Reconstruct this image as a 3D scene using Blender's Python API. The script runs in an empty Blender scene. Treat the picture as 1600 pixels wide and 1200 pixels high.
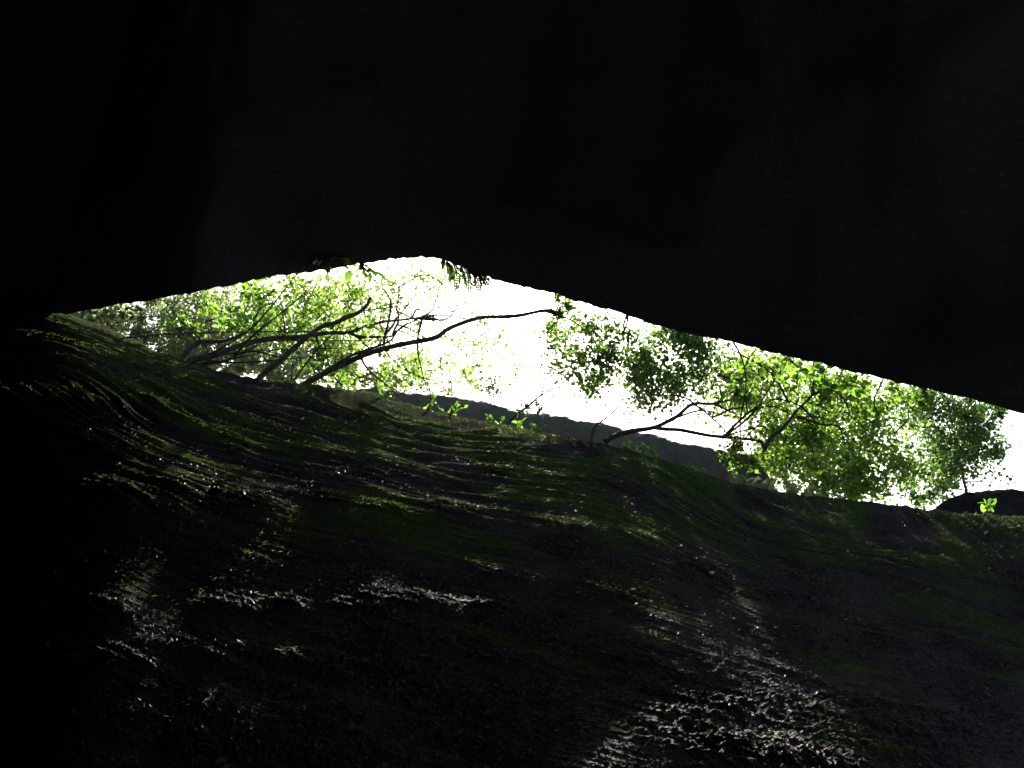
import bpy, math, random
import numpy as np
from mathutils import Vector, Matrix

# ------------------------------------------------------------------ camera, sky, sun, exposure
scene = bpy.context.scene
C = scene.collection
F_PX = 1505.0                      # focal length in pixels of the 1600 px wide photograph
PITCH = math.radians(30.0)
CAM = np.array([0.0, 0.0, 1.6])
cam_d = bpy.data.cameras.new('camera')
cam_d.sensor_width = 36.0
cam_d.lens = 36.0 * F_PX / 1600.0
cam_d.clip_start = 0.05
cam_d.clip_end = 2000.0
cam = bpy.data.objects.new('camera', cam_d)
cam.location = CAM
cam.rotation_euler = (math.radians(90.0) + PITCH, 0, 0)
C.objects.link(cam)
scene.camera = cam

SUN_EL = math.radians(44.0)
SUN_AZ = math.radians(5.0)        # measured from +Y towards +X
SUN = np.array([math.sin(SUN_AZ) * math.cos(SUN_EL), math.cos(SUN_AZ) * math.cos(SUN_EL), math.sin(SUN_EL)])

world = bpy.data.worlds.new('World')
scene.world = world
world.use_nodes = True
wn = world.node_tree.nodes
wl = world.node_tree.links
wn.clear()
sky = wn.new('ShaderNodeTexSky')
sky.sky_type = 'NISHITA'
sky.sun_disc = False
sky.sun_elevation = SUN_EL
sky.sun_rotation = SUN_AZ
sky.dust_density = 3.0
bg = wn.new('ShaderNodeBackground')
bg.inputs['Strength'].default_value = 0.05
wo = wn.new('ShaderNodeOutputWorld')
wl.new(sky.outputs[0], bg.inputs[0])
wl.new(bg.outputs[0], wo.inputs[0])

sun_d = bpy.data.lights.new('sun', 'SUN')
sun_d.energy = 5.0
sun_d.angle = math.radians(0.53)
sun_d.color = (1.0, 0.95, 0.86)
sun = bpy.data.objects.new('sun', sun_d)
sun.rotation_euler = Vector(SUN).to_track_quat('Z', 'Y').to_euler()
sun.location = (-2, 12, 20)
C.objects.link(sun)

scene.view_settings.view_transform = 'Standard'
scene.view_settings.look = 'None'
scene.view_settings.gamma = 1.0
scene.view_settings.use_curve_mapping = False
scene.view_settings.exposure = 2.6
scene.cycles.use_denoising = True
scene.cycles.max_bounces = 6
scene.cycles.diffuse_bounces = 3
scene.cycles.glossy_bounces = 2
scene.cycles.transmission_bounces = 4
scene.cycles.use_light_tree = False
scene.cycles.use_adaptive_sampling = True
scene.cycles.adaptive_threshold = 0.03
scene.cycles.sample_clamp_indirect = 6.0

rng = np.random.default_rng(11)
random.seed(11)

# ------------------------------------------------------------------ helpers
CP, SP = math.cos(PITCH), math.sin(PITCH)

def ray(px, py):
    x = (px - 800.0) / F_PX
    y = (600.0 - py) / F_PX
    return np.array([x, CP - y * SP, SP + y * CP])

def at(px, py, Y):
    d = ray(px, py)
    return CAM + d * (Y / d[1])

def ang(px, py):
    d = ray(px, py)
    return math.atan2(d[0], d[1]), math.atan2(d[2], math.hypot(d[0], d[1]))

def to_px(P):
    """array of world points -> photograph pixels"""
    q = P - CAM
    z = q[..., 1] * CP + q[..., 2] * SP
    u = -q[..., 1] * SP + q[..., 2] * CP
    z = np.where(np.abs(z) < 1e-4, 1e-4, z)
    return 800 + F_PX * q[..., 0] / z, 600 - F_PX * u / z, z

_perm = np.random.default_rng(5).permutation(256)
_perm = np.concatenate([_perm, _perm, _perm])
_grad = np.random.default_rng(6).normal(size=(256, 3))
_grad /= np.linalg.norm(_grad, axis=1)[:, None]

def perlin(p):
    p = np.asarray(p, float)
    i = np.floor(p).astype(int)
    f = p - i
    i &= 255
    w = f * f * f * (f * (f * 6 - 15) + 10)
    out = 0
    for dx in (0, 1):
        wx = w[..., 0] if dx else 1 - w[..., 0]
        for dy in (0, 1):
            wy = w[..., 1] if dy else 1 - w[..., 1]
            for dz in (0, 1):
                wz = w[..., 2] if dz else 1 - w[..., 2]
                h = _perm[_perm[_perm[(i[..., 0] + dx) & 255] + ((i[..., 1] + dy) & 255)] + ((i[..., 2] + dz) & 255)]
                g = _grad[h]
                out = out + wx * wy * wz * (g[..., 0] * (f[..., 0] - dx) + g[..., 1] * (f[..., 1] - dy) + g[..., 2] * (f[..., 2] - dz))
    return out * 1.6

def fbm(p, octs=4, gain=0.5, lac=2.03):
    s, a = 0, 1.0
    for k in range(octs):
        s = s + a * perlin(p * (lac ** k) + 17.3 * k)
        a *= gain
    return s

def interp_smooth(xs, ys):
    xs = np.array(xs, float)
    ys = np.array(ys, float)
    return lambda v: np.interp(v, xs, ys)

def set_props(o, label=None, cat=None, group=None, kind=None):
    if label: o['label'] = label
    if cat: o['category'] = cat
    if group: o['group'] = group
    if kind: o['kind'] = kind
    return o

def mesh_np(name, verts, faces, mat, parent=None, smooth=True):
    """verts (n,3), faces (m,k) array with k constant"""
    me = bpy.data.meshes.new(name)
    verts = np.asarray(verts, np.float32)
    faces = np.asarray(faces, np.int32)
    k = faces.shape[1]
    me.vertices.add(len(verts))
    me.vertices.foreach_set('co', verts.ravel())
    me.loops.add(faces.size)
    me.loops.foreach_set('vertex_index', faces.ravel())
    me.polygons.add(len(faces))
    me.polygons.foreach_set('loop_start', np.arange(0, faces.size, k, dtype=np.int32))
    me.polygons.foreach_set('loop_total', np.full(len(faces), k, np.int32))
    me.polygons.foreach_set('use_smooth', np.full(len(faces), smooth, bool))
    me.update(calc_edges=True)
    me.materials.append(mat)
    o = bpy.data.objects.new(name, me)
    C.objects.link(o)
    if parent is not None:
        o.parent = parent
        o.matrix_parent_inverse = Matrix.Translation(-Vector(parent.location))
    return o

def grid_faces(nu, nv, wrap_u=False):
    a = np.arange(nu * nv).reshape(nu, nv)
    if wrap_u:
        a = np.vstack([a, a[:1]])
    return np.stack([a[:-1, :-1], a[1:, :-1], a[1:, 1:], a[:-1, 1:]], -1).reshape(-1, 4)

def grid_normals(P):
    du = np.gradient(P, axis=0)
    dv = np.gradient(P, axis=1)
    n = np.cross(du, dv)
    return n / (np.linalg.norm(n, axis=-1, keepdims=True) + 1e-9)

def empty(name, loc, label, cat, group=None):
    o = bpy.data.objects.new(name, None)
    o.empty_display_size = 0.2
    o.location = loc
    C.objects.link(o)
    return set_props(o, label, cat, group)

# ------------------------------------------------------------------ materials
def new_mat(name):
    m = bpy.data.materials.new(name)
    m.use_nodes = True
    nt = m.node_tree
    nt.nodes.clear()
    out = nt.nodes.new('ShaderNodeOutputMaterial')
    return m, nt, out

def N(nt, t, **kw):
    n = nt.nodes.new(t)
    for k, v in kw.items():
        setattr(n, k, v)
    return n

def noise(nt, vec, scale, detail=4, rough=0.55):
    n = N(nt, 'ShaderNodeTexNoise')
    n.inputs['Scale'].default_value = scale
    n.inputs['Detail'].default_value = detail
    n.inputs['Roughness'].default_value = rough
    if vec is not None:
        nt.links.new(vec, n.inputs['Vector'])
    return n.outputs['Fac']

def ramp(nt, fac, stops):
    r = N(nt, 'ShaderNodeValToRGB')
    e = r.color_ramp.elements
    while len(e) < len(stops):
        e.new(0.5)
    for q, (p, c) in zip(e, stops):
        q.position = p
        q.color = (*c, 1) if len(c) == 3 else c
    nt.links.new(fac, r.inputs[0])
    return r.outputs[0]

def rock_material(name, dark, pale, moss, moss_amt, rough, bump, stretch=(1, 1, 1), spec=0.4, attr=None, wet=None):
    m, nt, out = new_mat(name)
    geo = N(nt, 'ShaderNodeTexCoord')
    mp = N(nt, 'ShaderNodeMapping')
    mp.inputs['Scale'].default_value = stretch
    nt.links.new(geo.outputs['Object'], mp.inputs[0])
    v = mp.outputs[0]
    base = ramp(nt, noise(nt, v, 3.2, 4, 0.65), [(0.3, dark), (0.72, pale)])
    speck = ramp(nt, noise(nt, v, 46, 1, 0.6), [(0.6, (0, 0, 0)), (0.74, (1, 1, 1))])
    mx = N(nt, 'ShaderNodeMix', data_type='RGBA')
    nt.links.new(speck, mx.inputs[0])
    nt.links.new(base, mx.inputs[6])
    mx.inputs[7].default_value = (*[min(1, c * 1.35) for c in pale], 1)
    mf = ramp(nt, noise(nt, v, 5.5, 4, 0.7), [(0.62 - moss_amt * 0.3, (0, 0, 0)), (0.74 - moss_amt * 0.3, (1, 1, 1))])
    if attr:
        at_ = N(nt, 'ShaderNodeAttribute')
        at_.attribute_name = attr
        mf = ramp(nt, at_.outputs['Fac'], [(0.35, (0, 0, 0)), (0.75, (1, 1, 1))])
    mcol = ramp(nt, noise(nt, v, 30, 1, 0.6), [(0.3, tuple(c * 0.5 for c in moss)), (0.7, moss)])
    mx2 = N(nt, 'ShaderNodeMix', data_type='RGBA')
    nt.links.new(mf, mx2.inputs[0])
    nt.links.new(mx.outputs[2], mx2.inputs[6])
    nt.links.new(mcol, mx2.inputs[7])
    b = N(nt, 'ShaderNodeBsdfPrincipled')
    nt.links.new(mx2.outputs[2], b.inputs['Base Color'])
    b.inputs['Roughness'].default_value = rough
    b.inputs['Specular IOR Level'].default_value = spec
    if wet:
        aw = N(nt, 'ShaderNodeAttribute')
        aw.attribute_name = wet
        mw = N(nt, 'ShaderNodeMath', operation='MULTIPLY')
        mw.inputs[1].default_value = 0.012
        nt.links.new(aw.outputs['Fac'], mw.inputs[0])
        nt.links.new(mw.outputs[0], b.inputs['Specular IOR Level'])
        mr = N(nt, 'ShaderNodeMapRange')
        mr.inputs['To Min'].default_value = 0.85
        mr.inputs['To Max'].default_value = 0.6
        nt.links.new(aw.outputs['Fac'], mr.inputs['Value'])
        nt.links.new(mr.outputs[0], b.inputs['Roughness'])
    bp = N(nt, 'ShaderNodeBump')
    bp.inputs['Strength'].default_value = 1.0
    bp.inputs['Distance'].default_value = bump
    nt.links.new(noise(nt, v, 80, 2, 0.7), bp.inputs['Height'])
    nt.links.new(bp.outputs[0], b.inputs['Normal'])
    nt.links.new(b.outputs[0], out.inputs[0])
    return m

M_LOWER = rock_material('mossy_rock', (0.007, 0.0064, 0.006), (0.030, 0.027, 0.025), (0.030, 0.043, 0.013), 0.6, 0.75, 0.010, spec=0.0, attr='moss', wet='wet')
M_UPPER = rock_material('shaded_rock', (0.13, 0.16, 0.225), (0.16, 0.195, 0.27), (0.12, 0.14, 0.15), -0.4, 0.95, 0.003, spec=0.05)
M_BACK = rock_material('grey_brown_rock', (0.04, 0.034, 0.026), (0.10, 0.084, 0.066), (0.06, 0.075, 0.03), 0.1, 0.8, 0.006)
M_EARTH = rock_material('forest_floor', (0.02, 0.015, 0.01), (0.05, 0.04, 0.025), (0.02, 0.03, 0.01), 0.3, 0.9, 0.02)

def bark_material(name, a, b_):
    m, nt, out = new_mat(name)
    geo = N(nt, 'ShaderNodeTexCoord')
    mp = N(nt, 'ShaderNodeMapping')
    mp.inputs['Scale'].default_value = (1, 1, 1)
    nt.links.new(geo.outputs['Object'], mp.inputs[0])
    c = ramp(nt, noise(nt, mp.outputs[0], 22, 6, 0.7), [(0.3, a), (0.7, b_)])
    b = N(nt, 'ShaderNodeBsdfPrincipled')
    nt.links.new(c, b.inputs['Base Color'])
    b.inputs['Roughness'].default_value = 0.9
    b.inputs['Specular IOR Level'].default_value = 0.1
    bp = N(nt, 'ShaderNodeBump')
    bp.inputs['Distance'].default_value = 0.02
    nt.links.new(noise(nt, mp.outputs[0], 70, 5, 0.7), bp.inputs['Height'])
    nt.links.new(bp.outputs[0], b.inputs['Normal'])
    nt.links.new(b.outputs[0], out.inputs[0])
    return m

M_BARK = bark_material('bark', (0.016, 0.012, 0.009), (0.08, 0.06, 0.047))
M_BARK2 = bark_material('pale_bark', (0.05, 0.042, 0.034), (0.14, 0.12, 0.10))

def leaf_material(name, refl, trans, amount=0.55, rough=0.45, spread=0.5, per_object=False, spec=0.35):
    m, nt, out = new_mat(name)
    if per_object:
        rnd = N(nt, 'ShaderNodeObjectInfo').outputs['Random']
    else:
        rnd = N(nt, 'ShaderNodeNewGeometry').outputs['Random Per Island']
    lo, hi = 1 - spread, 1 + spread
    cr = ramp(nt, rnd, [(0.0, tuple(c * lo for c in refl)), (0.6, refl), (1.0, (refl[0] * hi * 1.25, refl[1] * hi, refl[2] * hi))])
    ct = ramp(nt, rnd, [(0.0, tuple(c * lo for c in trans)), (0.6, trans), (1.0, (trans[0] * hi * 1.25, trans[1] * hi, trans[2] * hi))])
    b = N(nt, 'ShaderNodeBsdfPrincipled')
    nt.links.new(cr, b.inputs['Base Color'])
    b.inputs['Roughness'].default_value = rough
    b.inputs['Specular IOR Level'].default_value = spec
    t = N(nt, 'ShaderNodeBsdfTranslucent')
    nt.links.new(ct, t.inputs['Color'])
    mx = N(nt, 'ShaderNodeMixShader')
    mx.inputs[0].default_value = amount
    nt.links.new(b.outputs[0], mx.inputs[1])
    nt.links.new(t.outputs[0], mx.inputs[2])
    nt.links.new(mx.outputs[0], out.inputs[0])
    return m

M_LEAF = leaf_material('green_leaf', (0.05, 0.11, 0.018), (0.12, 0.24, 0.02))
M_LEAF_Y = leaf_material('yellow_green_leaf', (0.075, 0.13, 0.028), (0.19, 0.31, 0.05))
M_LEAF_D = leaf_material('dark_leaf', (0.035, 0.075, 0.018), (0.07, 0.15, 0.022), 0.5)
M_LEAF_G = leaf_material('grey_green_leaf', (0.11, 0.145, 0.08), (0.2, 0.28, 0.11))
M_LEAF_B = leaf_material('blue_green_leaf', (0.03, 0.055, 0.03), (0.035, 0.075, 0.035), 0.4)
M_PLANT = leaf_material('plant_leaf', (0.06, 0.13, 0.02), (0.11, 0.24, 0.022), per_object=True)
M_PLANT_Y = leaf_material('pale_plant_leaf', (0.14, 0.18, 0.07), (0.26, 0.34, 0.12), per_object=True)
M_MOSS = leaf_material('moss', (0.042, 0.062, 0.018), (0.06, 0.095, 0.018), 0.4, 0.6, 0.7, spec=0.05)
M_LITTER = leaf_material('litter', (0.04, 0.035, 0.032), (0.03, 0.025, 0.02), 0.1, 0.6, 0.7, spec=0.025)

# ------------------------------------------------------------------ rock outlines (photograph outline -> azimuth and elevation)
ridge_px = [(-900, 300), (-500, 380), (-200, 440), (0, 470), (60, 481), (120, 493), (160, 509), (200, 528), (240, 546), (280, 562),
            (350, 582), (410, 592), (480, 600), (560, 610), (620, 626), (700, 648), (800, 667), (900, 685), (960, 697),
            (1050, 724), (1150, 757), (1250, 773), (1330, 781), (1400, 790), (1460, 798), (1600, 809), (1900, 832), (2300, 860), (3200, 900)]
lip_px = [(-1500, 2600), (-1200, 1500), (-1000, 330), (-500, 392), (-200, 448), (0, 477), (60, 485), (104, 492), (160, 480), (250, 467), (330, 451), (420, 434), (500, 422), (570, 411), (625, 404),
          (690, 402), (712, 414), (770, 436), (870, 460), (960, 486), (1050, 515), (1150, 536), (1230, 555), (1330, 580), (1400, 596),
          (1500, 620), (1600, 645), (1800, 695), (2100, 780), (2500, 930), (3000, 1250), (3600, 2200)]
r_ang = np.array([ang(*p) for p in ridge_px])
l_ang = np.array([ang(*p) for p in lip_px])
D2R = math.radians(1)

_tg = np.linspace(-80 * D2R, 80 * D2R, 1601)

def smooth_curve(xs, ys, width):
    y = np.interp(_tg, xs, ys)
    k = np.exp(-0.5 * (np.arange(-60, 61) * (_tg[1] - _tg[0]) / width) ** 2)
    return np.convolve(np.pad(y, 60, mode='edge'), k / k.sum(), mode='valid')

_re = smooth_curve(r_ang[:, 0], r_ang[:, 1], 0.55 * D2R)
_rh = smooth_curve(np.array([-75, -45, -28, -22, -12, 0, 10, 22, 30, 50, 75]) * D2R, [6.2, 6.1, 6.0, 5.8, 5.7, 5.8, 6.05, 6.3, 6.5, 6.6, 6.0], 3.0 * D2R)

def ridge_e(th):
    return np.interp(th, _tg, _re)

def lip_e(th):
    xs = np.concatenate([[-math.pi, -75 * D2R], l_ang[2:-2, 0], [75 * D2R, math.pi]])
    ys = np.concatenate([[-38 * D2R, -38 * D2R], l_ang[2:-2, 1], [-38 * D2R, -38 * D2R]])
    return np.interp(th, xs, ys)

def ridge_h(th):
    return np.interp(th, _tg, _rh)

_lg = np.linspace(-math.pi, math.pi, 3601)
_lh = np.interp(_lg, np.array([-180, -90, -60, -45, -31, -29.5, -27.5, -23, -4, 8, 20, 30, 45, 90, 180]) * D2R, [4.2, 4.6, 6.4, 6.35, 6.25, 5.9, 4.4, 3.45, 3.15, 2.8, 2.5, 2.35, 2.4, 3.4, 4.2])
_lk = np.exp(-0.5 * (np.arange(-100, 101) * 0.1 / 1.4) ** 2)
_lh = np.convolve(np.pad(_lh, 100, mode='edge'), _lk / _lk.sum(), mode='valid')

def lip_h(th):
    return np.interp(th, _lg, _lh)

E_B = 5.5 * D2R

def polar(th, e, h):
    return np.stack([h * np.sin(th), h * np.cos(th), CAM[2] + h * np.tan(e)], -1)

# ------------------------------------------------------------------ ground
g1 = np.concatenate([-np.geomspace(300, 7, 26), np.linspace(-6.5, 6.5, 27), np.geomspace(7, 300, 26)])
gx, gy = np.meshgrid(g1, g1, indexing='ij')
gs = np.clip((gy - 6.2) / 2.0, 0, 1)
gs = gs * gs * (3 - 2 * gs)
gz = gs * 3.3 + 0.25 * fbm(np.stack([gx * 0.3, gy * 0.3, gx * 0], -1), 3) + np.clip(gy - 9, 0, 60) * 0.06
gz = np.where(np.hypot(gx, gy) < 1.2, gz * 0.2, gz)
ground = mesh_np('ground', np.stack([gx, gy, gz], -1).reshape(-1, 3), grid_faces(len(g1), len(g1)), M_EARTH)
set_props(ground, kind='structure')

# ------------------------------------------------------------------ lower mossy boulder
NT, NE, NBK = 1000, 560, 60
th = np.linspace(-66 * D2R, 66 * D2R, 200)
th_dense = np.linspace(-33 * D2R, 33 * D2R, NT - 120)
th = np.concatenate([np.linspace(-70, -33, 60, endpoint=False) * D2R, th_dense, np.linspace(33, 70, 61)[1:] * D2R])
NT = len(th)
s1 = np.concatenate([np.linspace(0, 1, NE - 60) ** 1.25, np.linspace(1, 3.2, 61)[1:]])
NE = len(s1)
TH, S = np.meshgrid(th, s1, indexing='ij')
er = ridge_e(TH)
# small unevenness of the skyline itself
jit = 0.0022 * perlin(np.stack([TH * 40, TH * 0, TH * 0], -1)) + 0.0014 * perlin(np.stack([TH * 170, TH * 0 + 4, TH * 0], -1))
E = np.maximum(er - S * (er - E_B), -1.0)
EJ = E + jit * np.exp(-S * 30)
er = er + jit
# flatter shelves of the face, which catch the raking sun: (x, y, half width, half height, tilt degrees, strength) in the photograph
SUN_SPOTS = [
    (1140, 1105, 100, 18, 5, 1), (1280, 1100, 150, 13, 3, 1), (1400, 1115, 70, 20, 15, 1), (1485, 1150, 60, 24, 20, 1), (1350, 1150, 130, 26, 18, 1), (1200, 1182, 160, 24, 16, 1),
    (1130, 1050, 80, 12, 15, 0.5), (1260, 1060, 60, 10, 20, 0.4),
    (215, 765, 80, 17, 6, 1), (390, 777, 38, 12, 6, 1), (342, 772, 12, 9, 0, 0.9),
    (30, 612, 55, 15, 12, 1), (130, 628, 80, 10, 10, 1), (235, 645, 90, 11, 14, 1), (335, 680, 60, 10, 22, 0.9), (160, 690, 40, 9, 10, 0.6), (60, 525, 90, 14, 22, 0.7),
    (530, 780, 40, 10, 12, 0.95), (595, 792, 40, 8, 5, 0.9), (700, 795, 55, 9, 6, 0.9), (795, 800, 35, 8, 10, 0.8), (905, 826, 100, 8, 8, 0.9),
    (1440, 880, 85, 8, 4, 1), (1090, 888, 55, 6, 5, 0.9), (1420, 842, 140, 5, 8, 0.9), (1300, 803, 120, 6, 10, 0.9),
    (40, 925, 50, 11, 12, 0.8), (150, 940, 45, 9, 12, 0.8), (370, 938, 52, 10, 5, 0.95), (452, 937, 22, 9, 8, 0.8), (540, 942, 24, 8, 10, 0.8), (640, 940, 70, 11, 6, 0.95), (765, 942, 34, 8, 14, 0.9),
    (60, 1015, 80, 13, 5, 0.8), (190, 1025, 40, 12, 10, 0.85), (480, 1030, 160, 10, 6, 0.35), (860, 905, 120, 8, 9, 0.5), (700, 1010, 140, 12, 8, 0.3),
    (1010, 722, 170, 10, 17, 0.8), (1180, 770, 90, 7, 8, 0.8), (640, 738, 150, 9, 8, 0.6), (860, 748, 150, 8, 5, 0.6), (470, 700, 130, 10, 16, 0.6), (800, 690, 160, 8, 9, 0.4), (500, 640, 150, 8, 14, 0.4),
]

def spot_field(a, b, mound=False):
    o = np.zeros_like(a)
    for (cx, cy, hw, hh, tl, op) in SUN_SPOTS:
        t = math.radians(tl)
        dx, dy = a - cx, b - cy - (0.9 * hh if mound else 0)
        uu = (dx * math.cos(t) + dy * math.sin(t)) / hw
        vv = (-dx * math.sin(t) + dy * math.cos(t)) / (hh + 3)
        g_ = op * np.exp(-(uu * uu) ** 1.5 * 0.7 - (vv * vv) * 0.9)
        o = np.maximum(o, g_ * (hh + 3) / 400.0 if mound else g_)
    return o

DIRS = np.stack([np.sin(TH) * np.cos(E), np.cos(TH) * np.cos(E), np.sin(E)], -1)
GPX, GPY, _gz = to_px(CAM + DIRS)
W = np.where(_gz > 0.05, spot_field(GPX, GPY), 0)
MOUND = np.where(_gz > 0.05, spot_field(GPX, GPY, True), 0)
below = GPY - np.interp(GPX, [p[0] for p in ridge_px], [p[1] for p in ridge_px])
near = np.clip(1.2 - below / 160.0, 0, 1)
tanE = np.tan(E)
round_ = 1 - np.exp(-S / 0.012)

def gauss_blur(A, sig, axis):
    n = int(sig * 3)
    k = np.exp(-0.5 * (np.arange(-n, n + 1) / sig) ** 2)
    k /= k.sum()
    A = np.moveaxis(A, axis, -1)
    shp = A.shape
    A2 = np.pad(A.reshape(-1, shp[-1]), ((0, 0), (n, n)), mode='edge')
    nf = A2.shape[1] + len(k)
    out = np.fft.irfft(np.fft.rfft(A2, nf, axis=1) * np.fft.rfft(k, nf)[None], nf, axis=1)[:, 2 * n:2 * n + shp[-1]]
    return np.moveaxis(out.reshape(shp), -1, axis)

TARGET = 0.032 + 0.02 * near + 0.10 * gauss_blur(gauss_blur(W, 40, 0), 18, 1)
ss = lambda x: np.clip(x, 0, 1) ** 2 * (3 - 2 * np.clip(x, 0, 1))
TARGET = TARGET + 0.008 + 0.038 * near - 0.075 * ss((GPY - 780) / 160) * ss((1180 - GPX) / 520) - 0.05 * ss((GPY - 800) / 120) * ss((420 - GPX) / 200)
TARGET = TARGET - 0.05 * np.exp(-((GPX - 1040) / 140) ** 2 - ((GPY - 1120) / 140) ** 2) + 0.085 * np.exp(-((GPX - 1500) / 290) ** 2 - ((GPY - 1135) / 70) ** 2) + 0.05 * np.exp(-((GPX - 130) / 200) ** 2 - ((GPY - 640) / 60) ** 2)
for (gx_, gy_, gw_, gh_, ga_) in ((215, 760, 110, 26, 0.10), (390, 772, 60, 20, 0.08), (50, 610, 110, 26, 0.09), (240, 645, 120, 24, 0.07), (540, 640, 260, 60, 0.02), (560, 725, 200, 24, 0.03), (1430, 876, 110, 14, 0.06), (660, 935, 110, 16, 0.06), (370, 935, 70, 14, 0.05)):
    TARGET = TARGET + ga_ * np.exp(-((GPX - gx_) / gw_) ** 2) * (np.exp(-((GPY - gy_) / gh_) ** 2) - 1.15 * np.exp(-((GPY - gy_ - 2.3 * gh_) / gh_) ** 2))
FEED = TARGET - 0.032
BASE = np.full(TH.shape, SUN_EL + 0.03)
for it in range(5):
    SIG = np.clip(BASE - FEED, 0.4, 1.1)
    sg = E[:, :1] + 0.02 + (SIG - E[:, :1]) * round_
    sg = np.clip(np.maximum(sg, E + 0.03), 0.1, 1.15)
    tS = np.tan(sg)
    Hh = np.empty_like(TH)
    Hh[:, 0] = ridge_h(TH[:, 0])
    for k in range(1, Hh.shape[1]):
        Hh[:, k] = Hh[:, k - 1] * (tS[:, k] - tanE[:, k - 1]) / (tS[:, k] - tanE[:, k])
    wb = np.clip(S * 3, 0, 1)
    lh = np.log(Hh)
    Hh = np.exp(lh * (1 - wb) + wb * (0.25 * lh + 0.75 * gauss_blur(lh, 55, 0)))
    FRONT = polar(TH, E, Hh)
    fn = grid_normals(FRONT)
    fn *= np.sign(fn[..., 2:3])
    err = np.where((S < 1.5) & (S > 0.04), fn @ SUN - TARGET, 0)
    err = gauss_blur(gauss_blur(np.clip(err, -0.3, 0.3), 130, 0), 50, 1)
    if it < 4:
        BASE = np.clip(BASE + 0.6 * err, 0.5, 1.05)
FRONT = polar(TH, EJ, Hh)
#print('face distance at the bottom of the frame', Hh[NT // 2, int(np.argmin(np.abs(s1 - 1)))], Hh[80, int(np.argmin(np.abs(s1 - 1)))], Hh[-80, int(np.argmin(np.abs(s1 - 1)))])
# the back of the boulder
d = np.linspace(0, 1, NBK + 1)[1:] ** 1.5 * 3.2
THb, Db = np.meshgrid(th, d, indexing='ij')
er_b = er[:, :1]
Hb = ridge_h(THb) + Db
zb = CAM[2] + ridge_h(THb) * np.tan(er_b) + np.tan(er_b) * 0.8 * Db - 0.42 * Db ** 2
BACK = np.stack([Hb * np.sin(THb), Hb * np.cos(THb), zb], -1)
LOW = np.concatenate([FRONT[:, ::-1], BACK], 1)
nrm = grid_normals(LOW)
if nrm[NT // 2, NE // 2, 2] < 0:
    nrm = -nrm
# grain: along the ridge (u, metres) against across it (v, metres)
Sfull = np.concatenate([S[:, ::-1], -Db * 0.15], 1)
u = np.concatenate([TH[:, ::-1], THb], 1) * 4.2
v = Sfull * 3.2 - u * 0.42 * np.clip(Sfull * 2.5, 0, 1) + 0.25 * perlin(LOW * 0.7)
w0 = LOW * 1.0
Wf = np.concatenate([W[:, ::-1], np.zeros_like(Db)], 1)
rough_a = 0.12 + 1.25 * Wf ** 0.7
disp = 0.016 * fbm(w0 * 1.6, 3)
ledge = perlin(np.stack([u * 0.55, v * 3.4, u * 0 + 3], -1)) + 0.6 * perlin(np.stack([u * 1.3, v * 7.5, u * 0 + 9], -1))
disp += 0.010 * ledge * rough_a
rid = 1 - np.abs(perlin(np.stack([u * 2.2, v * 13, u * 0 + 1], -1))) * 2
disp += 0.010 * rid * rough_a
g_l = perlin(np.stack([u * 1.1, v * 12, u * 0 + 6], -1))
g_f = 0.7 - 2.2 * np.abs(perlin(np.stack([u * 1.5, v * 20, u * 0 + 2], -1)))
g_ff = perlin(np.stack([u * 3.6, v * 38, u * 0 + 5], -1))
g_f4 = 0.7 - 2.2 * np.abs(perlin(np.stack([u * 3.2, v * 36, u * 0 + 15], -1)))
per_s = np.linalg.norm(np.gradient(LOW, axis=1), axis=-1) / (np.abs(np.gradient(Sfull, axis=1)) + 1e-6)
per_s[:, NE - 2:] = per_s[:, NE - 3:NE - 2]
per_s = np.clip(per_s, 1.5, 14.0)
kf = (0.034 + 0.07 * Wf) + 0.135 * np.clip(1 - np.abs(Sfull) / 0.38, 0, 1)
fine = kf * per_s / 3.2 * (0.7 * g_l / 12 + 0.9 * g_f / 20 + 1.2 * g_f4 / 36 + g_ff / 38)
lump = 0.5 * perlin(w0 * 16) + 0.8 * perlin(w0 * 34) + 0.65 * perlin(w0 * 70) + 0.4 * perlin(w0 * 120)
lump_amt = 0.2 + 0.8 * np.clip(Sfull * 1.25, 0, 1) ** 1.5
disp += 0.013 * lump * lump_amt * rough_a
fade = np.clip(np.abs(Sfull) * 4, 0.1, 1)
mound_f = np.concatenate([MOUND[:, ::-1], np.zeros_like(Db)], 1)
disp = disp * fade + 0.10 * np.minimum(per_s, 5) * mound_f + fine * np.clip(0.10 + 14 * np.abs(Sfull), 0, 1)
LOWD = LOW + nrm * disp[..., None]
LOWD[..., 2] = np.maximum(LOWD[..., 2], -0.3)
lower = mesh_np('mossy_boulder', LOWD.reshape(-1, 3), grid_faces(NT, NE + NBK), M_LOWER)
moss_m = 0.30 + 0.35 * perlin(np.stack([u * 1.2, v * 6, u * 0 + 20], -1)) + 0.3 * perlin(LOW * 2.5 + 5) + 0.35 * g_l + 0.30 * g_f + 0.45 * (0.5 - np.clip(Sfull, 0, 1))
at_m = lower.data.attributes.new('moss', 'FLOAT', 'POINT')
at_w = lower.data.attributes.new('wet', 'FLOAT', 'POINT')
at_w.data.foreach_set('value', np.clip((Sfull - 0.4) * 2.2 + 0.5 * perlin(LOW * 3 + 9), 0, 1).astype(np.float32).ravel())
at_m.data.foreach_set('value', np.clip(moss_m, 0, 1).astype(np.float32).ravel())
set_props(lower, 'huge dark mossy boulder face sloping up to the light, filling the lower half', 'boulder')

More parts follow.
